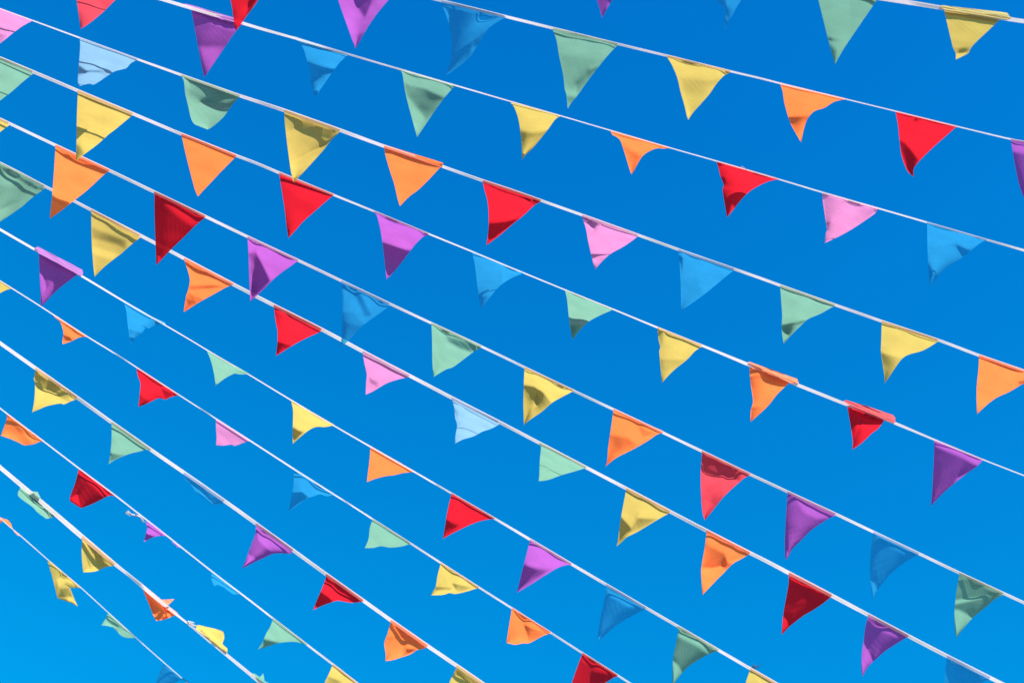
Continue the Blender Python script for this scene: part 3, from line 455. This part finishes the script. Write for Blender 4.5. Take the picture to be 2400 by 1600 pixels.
# S8
f(8,'violet',(0,1),[(357,755),(362,900),(370,1050),(375,1250)],[(715,950),(650,1000),(570,1060),(490,1130),(430,1195),(375,1250)],.25,[([(357,755),(715,950),(660,985),(500,885),(365,830)],.75,18),([(360,900),(400,950),(425,1080),(375,1200)],.55,8),([(520,900),(620,950),(650,1000),(480,1140)],.1,8)],[([(325,708),(348,697),(550,800),(755,908),(763,935),(757,968),(700,945),(357,760)],.98)],tag='with its hem flipped up over the tape')
f(8,'blue',(0,1),[(1138,1210),(1160,1290),(1175,1430),(1190,1530),(1205,1590)],[(1475,1405),(1410,1425),(1365,1450),(1340,1440),(1305,1490),(1240,1540),(1205,1590)],.92,[([(1375,1355),(1475,1405),(1365,1450),(1345,1430)],.65),([(1175,1450),(1310,1490),(1205,1590)],.55,20),([(1190,1530),(1240,1540),(1205,1590)],.12,8)],[([(1380,1335),(1515,1395),(1528,1424),(1480,1408)],.95)])
f(8,'green',(0,2),[(1900,85),(1935,170),(1965,290),(1982,405)],[(2290,300),(2200,302),(2155,295),(2100,320),(2050,350),(1982,405)],.98,[([(2165,250),(2290,300),(2155,295)],.85)],tag='very pale')
f(8,'yellow',(1,2),[(322,542),(340,630),(338,800),(338,940)],[(715,770),(630,785),(570,782),(520,795),(450,840),(338,940)],.92,[([(338,790),(450,830),(338,940)],.25,50)],tag='with a dark tip')
f(8,'orange',(1,2),[(1052,970),(1045,1080),(1030,1200),(1020,1288)],[(1448,1197),(1350,1207),(1270,1225),(1190,1235),(1100,1258),(1020,1288)],.78)
f(8,'red',(1,3),[(1795,-165),(1757,0),(1738,120),(1717,242)],[(2190,60),(2100,70),(2000,100),(1900,145),(1800,195),(1717,242)],.65,[([(1730,60),(1860,120),(1717,242)],.2,40)])
f(8,'violet',(2,3),[(165,262),(130,400),(85,570),(45,738)],[(545,478),(470,490),(400,520),(300,580),(200,645),(45,738)],.78,[([(100,480),(350,530),(250,610),(45,738)],.15,60)])
f(8,'blue',(2,3),[(865,690),(840,850),(810,980),(780,1195)],[(1230,885),(1150,925),(1050,980),(950,1045),(830,1150),(780,1195)],.1,[([(870,690),(1230,885),(1060,860),(900,760)],.65,40),([(780,1138),(830,1150),(780,1195)],1)],tag='dark with a small white tip')
f(8,'green',(2,3),[(1522,1058),(1530,1090),(1495,1260),(1478,1360),(1475,1568),(1478,1590)],[(1895,1270),(1810,1300),(1720,1350),(1640,1400),(1565,1470),(1478,1590)],.08,[([(1530,1060),(1895,1270),(1800,1300),(1700,1220),(1535,1140)],.85,40),([(1476,1358),(1520,1400),(1567,1470),(1478,1590)],.85)],tag='with a dark middle')
f(8,'yellow',(2,3),[(2190,1440),(2155,1540),(2120,1680),(2105,1800)],[(2560,1650),(2400,1700),(2250,1740),(2105,1800)],.6,[([(2190,1440),(2560,1650),(2300,1600)],.8,30)])
# S9
f(9,'yellow',(0,1),[(-260,850),(-230,1050),(-200,1250)],[(115,1083),(60,1095),(0,1125),(-100,1190),(-200,1250)],.8)
f(9,'orange',(0,1),[(490,1328),(520,1360),(550,1385),(570,1430),(583,1490),(573,1568),(575,1592)],[(795,1523),(730,1530),(650,1568),(575,1592)],.72,[([(580,1505),(650,1535),(660,1560),(575,1560)],.3)])
f(9,'red',(0,2),[(1258,248),(1265,310),(1290,380),(1285,480),(1272,600)],[(1645,490),(1555,515),(1520,533),(1460,520),(1400,545),(1350,570),(1272,600)],.6,[([(1290,370),(1450,380),(1480,460),(1300,480)],.85,15),([(1480,430),(1600,480),(1520,533)],.38,8),([(1283,490),(1370,550),(1272,600)],.3,15)],tag='rumpled')
f(9,'lilac',(0,2),[(1983,715),(1985,800),(1990,880),(1985,948)],[(2290,912),(2220,935),(2155,958),(2130,945),(2050,955),(1985,950)],.72,tag='with a squared-off lower edge')
f(9,'blue',(1,2),[(350,1190),(345,1300),(330,1400),(300,1560)],[(715,1408),(650,1420),(590,1402),(530,1420),(470,1440),(400,1490),(300,1560)],.78,[([(320,1390),(420,1380),(490,1430),(300,1560)],.1,14)])
f(9,'green',(1,3),[(1070,70),(1045,150),(1035,240),(1000,328)],[(1415,288),(1350,310),(1230,323),(1150,310),(1080,325),(1000,328)],.93)
f(9,'yellow',(1,3),[(1698,470),(1670,570),(1650,680),(1607,760)],[(2045,692),(1920,730),(1830,748),(1780,740),(1715,757),(1607,760)],.82,[([(1645,680),(1800,690),(1780,720),(1630,710)],.45,8),([(1800,650),(2000,690),(1850,740)],.55,14)],tag='rippled')
f(9,'orange',(2,3),[(0,885),(-20,1000),(-50,1190)],[(350,1110),(290,1130),(160,1198),(100,1200),(30,1213),(-50,1195)],.7,[([(110,1030),(300,1110),(250,1150),(160,1198)],.42)])
f(9,'red',(2,3),[(645,1300),(600,1420),(550,1568),(520,1720)],[(970,1500),(920,1525),(850,1568),(700,1640),(520,1720)],.3,[([(645,1300),(970,1495),(800,1440),(640,1370)],.5,20),([(730,1460),(950,1500),(850,1568),(720,1600)],.06,12)])
# S10
f(10,'yellow',(0,2),[(325,265),(312,340),(322,400),(315,540),(295,650)],[(705,527),(650,550),(585,577),(560,568),(440,590),(370,618),(295,650)],.88,[([(318,262),(350,262),(520,400),(660,500),(640,555),(560,520),(460,440),(400,445),(345,430),(312,350)],.22)],tag='with a dark band below its hem')
f(10,'green',(0,2),[(1025,765),(1025,900),(1015,1020),(998,1125)],[(1385,1010),(1345,992),(1280,1010),(1210,1025),(1140,1050),(1060,1085),(998,1125)],.88,[([(1010,1020),(1150,1045),(998,1125)],.42,25)])
f(10,'blue',(0,2),[(1692,1240),(1700,1270),(1750,1310),(1800,1380),(1880,1440),(1950,1502)],[(2060,1478),(2030,1490),(1950,1502)],.12,[([(1690,1250),(1750,1300),(1840,1370),(1970,1502),(1940,1502),(1880,1450),(1790,1380)],.72)],tag='blown nearly flat along its tape')
f(10,'violet',(0,3),[(2352,130),(2345,200),(2300,320),(2260,430),(2225,515)],[(2690,368),(2655,380),(2560,375),(2500,382),(2430,415),(2352,450),(2225,515)],.2,[([(2352,130),(2690,368),(2650,378),(2500,375),(2380,260)],.82,22),([(2280,380),(2352,430),(2225,515)],.42,20)])
f(10,'red',(1,3),[(645,590),(610,690),(570,780),(523,895)],[(985,815),(945,825),(870,828),(810,818),(745,810),(680,830),(600,860),(523,895)],.75,[([(590,730),(670,780),(710,830),(523,895)],.12,40),([(645,590),(985,815),(935,825),(640,625)],.06)])
f(10,'orange',(1,3),[(1240,1005),(1210,1110),(1180,1200),(1192,1300),(1190,1360)],[(1575,1232),(1530,1255),(1480,1262),(1420,1300),(1340,1328),(1250,1355),(1190,1362)],.7,[([(1240,1005),(1575,1232),(1500,1255),(1430,1200),(1340,1160),(1320,1090),(1235,1030)],.22),([(1380,1250),(1490,1255),(1340,1328)],.3),([(1200,1150),(1280,1120),(1300,1160),(1230,1180)],.5,8)],tag='crumpled with a blunt corner')
f(10,'yellow',(1,3),[(1842,1420),(1810,1490),(1775,1568),(1740,1690)],[(2150,1630),(1950,1670),(1740,1700)],.82,[([(1842,1420),(2150,1630),(1940,1568),(1880,1510),(1812,1485)],.18)])
# S11
f(11,'orange',(0,2),[(58,665),(65,700),(40,780),(8,862)],[(400,917),(365,918),(320,938),(235,952),(205,945),(180,930),(100,895),(8,862)],.62,[([(60,720),(150,760),(240,840),(200,850)],.42,12),([(230,860),(400,910),(300,935)],.8,15)],tag='wide, its corner blown outward')
f(11,'red',(0,2),[(722,1180),(690,1300),(640,1450),(690,1495),(745,1530)],[(1070,1432),(1040,1415),(1000,1415),(950,1440),(850,1490),(745,1530)],.05,[([(722,1180),(1070,1432),(950,1430),(860,1330),(730,1240)],.55,22),([(640,1445),(710,1400),(740,1530)],.45,8)],tag='dark with a blunt lower corner')
f(11,'violet',(0,3),[(1345,90),(1345,120),(1355,140),(1340,200),(1320,273)],[(1520,215),(1470,215),(1420,225),(1370,245),(1320,273)],.82,[([(1330,190),(1420,220),(1320,273)],.15,18)],[([(1575,265),(1600,290),(1625,315),(1662,325),(1620,285)],.8)],tag='small and twisted')
f(11,'blue',(0,3),[(1942,570),(1945,620),(1965,670),(1980,675)],[(2215,748),(2140,750),(2100,715),(2010,660),(1980,675)],.9,tag='blown nearly flat along its tape')
f(11,'green',(1,3),[(155,985),(130,1050),(95,1110),(60,1190),(20,1258)],[(470,1220),(400,1195),(320,1187),(200,1200),(110,1230),(20,1258)],.88,[([(60,1150),(150,1180),(210,1200),(20,1258)],.2,40)])
f(11,'yellow',(1,3),[(705,1400),(670,1480),(630,1568),(590,1720)],[(1020,1640),(850,1690),(590,1730)],.85,[([(660,1500),(800,1560),(620,1600)],.5,20)])
# S12
f(12,'green',(0,2),[(187,1340),(167,1415),(300,1520),(345,1568),(425,1627)],[(505,1605),(470,1618),(425,1627)],.8,[([(185,1340),(515,1610),(450,1610),(400,1520),(330,1470),(230,1400)],.25,6)],[([(290,1375),(345,1380),(378,1448),(340,1430)],.97)],tag='twisted round its tape')
f(12,'yellow',(0,3),[(755,255),(750,350),(755,450),(765,550)],[(1055,488),(980,500),(905,532),(850,545),(765,550)],.72,[([(790,270),(880,360),(900,532),(1065,488),(860,320)],.15),([(950,470),(1000,460),(1020,485),(970,490)],.5),([(780,370),(850,500),(830,540)],.55,8)],tag='half dark, with a blunt corner')
f(12,'orange',(0,3),[(1312,705),(1360,820),(1410,950),(1435,995)],[(1620,942),(1580,955),(1520,980),(1435,995)],.4,[([(1520,890),(1560,930),(1520,965)],.8),([(1312,705),(1340,760),(1400,900),(1440,995),(1415,960)],.7)],[([(1485,802),(1550,800),(1600,795),(1545,852)],.85)],tag='with a corner sticking out above its tape')
f(12,'yellow',(0,3),[(1800,1075),(1815,1035),(1900,1052),(1980,1070),(2052,1095)],[(2083,1290),(2088,1250),(2045,1212),(2060,1150),(2052,1095)],1.05,[([(1930,1090),(2050,1110),(2030,1190)],.98,8),([(1815,1050),(1950,1180),(2050,1280),(1900,1160)],.8,8)],tag='blown upward above its tape',up=1)
f(12,'green',(1,3),[(-50,1490),(-20,1478),(0,1488),(35,1510),(66,1478)],[(110,1585),(80,1550),(72,1510),(66,1478)],1,tag='blown upward above its tape',up=1)
# S13
f(13,'orange',(0,3),[(-60,0),(-30,20),(0,46),(75,72)],[(115,150),(100,105),(75,72)],.85,(),[([(120,160),(140,190),(165,212),(188,216)],.8),([(-10,50),(22,80),(0,100),(-30,90)],.7)],tag='twisted over its tape',up=1)
f(13,'yellow',(0,3),[(432,435),(480,590),(530,785),(560,800),(650,828),(715,862)],[(738,690),(655,692),(640,675),(665,750),(690,810),(715,862)],.45,[([(525,620),(580,570),(738,690),(700,680),(610,635),(540,690)],.85),([(530,780),(560,700),(640,690),(660,780)],.3,15),([(612,810),(640,768),(660,800),(650,828)],1)],tag='long with a trailing tail')
f(13,'green',(0,3),[(990,925),(975,970),(930,1035)],[(1245,1150),(1160,1150),(1100,1120),(1065,1065),(1000,1045),(930,1035)],.75,[([(980,970),(1060,1010),(1110,1060),(1000,1020)],.35,10)],tag='rippled along its tape')
f(13,'blue',(0,3),[(1500,1395),(1460,1490),(1435,1568),(1420,1660)],[(1755,1575),(1660,1540),(1600,1568),(1420,1660)],.12,[([(1500,1385),(1755,1575),(1700,1560),(1560,1450)],.7,8)])

# ---------------------------------------------------------------- setting
gr=plain('bounce_ground',(.155,.13,.105),.85,.7,.15)  # unseen ground, added to bounce sunlight up onto the cloth
g=4000.0
go=mesh('ground',[(-g,-g,0),(g,-g,0),(g,g,0),(-g,g,0)],[(0,1,2,3)],[gr],smooth=False); go['kind']='structure'
# ---------------------------------------------------------------- strings of bunting
LAB={1:'highest bunting string, cutting the top right corner with a yellow pennant',
2:'second string below the top edge, its blue pennant creased into pale strips',
3:'thin string with an upturned purple pennant near its start and a folded blue one last',
4:'string with a pale blue and a round-tipped green pennant near its upper end',
5:'string with upturned hems on an orange and a red pennant before a dark purple one',
6:'string whose pale orange and dark red pennants hang over the tape below',
7:'string with two creased orange pennants and a very pale green one between them',
8:'string starting with an upturned purple pennant beside a pale blue one',
9:'thin string with a rumpled red, a square-edged lilac pink and a rippled yellow pennant',
10:'wide white tape carrying a blue pennant blown flat and a crumpled orange one',
11:'string with a frayed knot beside a small twisted purple pennant',
12:'wide tape pinched to a knot between an orange and an upward blown yellow pennant',
13:'thinnest string in the bottom left corner, with a long yellow pennant trailing a tail'}
BY={s:[q for q in F if q['s']==s] for s in STRINGS}
ROOT={}
for s in STRINGS:
    A=tape_arr(s); p0=on_level([A[len(A)//2,:2]])[0]
    e=bpy.data.objects.new('bunting_string',None); COL.objects.link(e); e.location=p0; e.empty_display_size=.1
    e['label']=LAB[s]; e['category']='bunting'; e['group']='strings of bunting strung across the sky'
    ROOT[s]=e
    build_tape(s,e)
    for q in BY[s]:
        cl=q['c']
        if cl=='blue' and q.get('faded'): cl='pale_blue'  # the palest blue pennants take a lighter blue
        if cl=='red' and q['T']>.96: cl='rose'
        pennant(q,e,cl)
bpy.context.view_layer.update()
TW=cloth('frayed_twine',(.62,.58,.60),.2,0); DK=plain('dark_knot',(.08,.075,.08))
e=ROOT[11]
lump('knot',(319,1207),.0042,e,DK)
for px,rd in (([(319,1207),(311,1206),(304,1203),(298,1199)],.0036),([(298,1199),(295,1200),(296,1203),(301,1205)],.002),([(300,1196),(303,1200),(308,1204)],.0022),
              ([(301,1205),(303,1208),(305,1209)],.0012),([(319,1207),(327,1210),(332,1216),(335,1221)],.0032),([(332,1213),(336,1218),(336,1221)],.0016),([(335,1221),(339,1223),(342,1222)],.0013),([(335,1220),(333,1222)],.0014)):
    strand('twine_end',px,rd,e,TW)
e=ROOT[12]; lump('knot',(440.5,1458.5),.0036,e,DK)
for px,rd in (([(440,1456),(447,1457),(455,1459)],.0035),([(441,1459),(447,1462),(453,1465),(460,1466)],.0048),([(446,1459),(451,1461),(455,1459)],.002)): strand('torn_tape',px,rd,e,TW)
strand('loose_thread',[(1737,390.5),(1741,391.5),(1746,395),(1750,399)],.0011,ROOT[3],TAPE)
strand('loose_thread',[(1455,733),(1458,735),(1460,737)],.0012,ROOT[5],TAPE)
# ---------------------------------------------------------------- a bird far off behind the eighth tape
def bird():
    D=33.0; c=CAM+rays([(1767,1562.5)])[0]*D
    sp=unit(R@np.array((1,.30,-.15))); fw=unit(np.cross(sp,R@np.array((.1,.2,1.0)))); nn=np.cross(fw,sp); V=[];Fc=[];k=8
    prof=[(-.085,.002),(-.07,.008),(-.03,.016),(.01,.02),(.045,.017),(.06,.013),(.075,.011),(.088,.002)]
    for t,rd in prof:
        for j in range(k): a=2*math.pi*j/k; V.append(c+fw*t+rd*(math.cos(a)*sp+.85*math.sin(a)*nn))
    for i in range(len(prof)-1):
        for j in range(k): Fc.append((i*k+j,i*k+(j+1)%k,(i+1)*k+(j+1)%k,(i+1)*k+j))
    for sg in (-1,1):
        st=[(0.0,.030,.0,.010),(.05,.034,.012,.007),(.10,.026,.012,.005),(.15,.014,-.01,.003),(.185,.003,-.04,.001)]
        k0=len(V)
        for x,ch,sw,th in st:
            for cc,hh in ((.5,0),(0,1),(-.5,0),(0,-1)): V.append(c+sp*sg*x+fw*(sw+ch*cc)+nn*(th*hh+.25*x))
        for i in range(len(st)-1):
            for j in range(4): Fc.append((k0+i*4+j,k0+i*4+(j+1)%4,k0+(i+1)*4+(j+1)%4,k0+(i+1)*4+j))
    o=mesh('bird',V,Fc,[plain('dark_plumage',(.02,.02,.022),.7,20)])
    o['label']='tiny dark bird half hidden behind a tape at the bottom edge'; o['category']='bird'
bird()
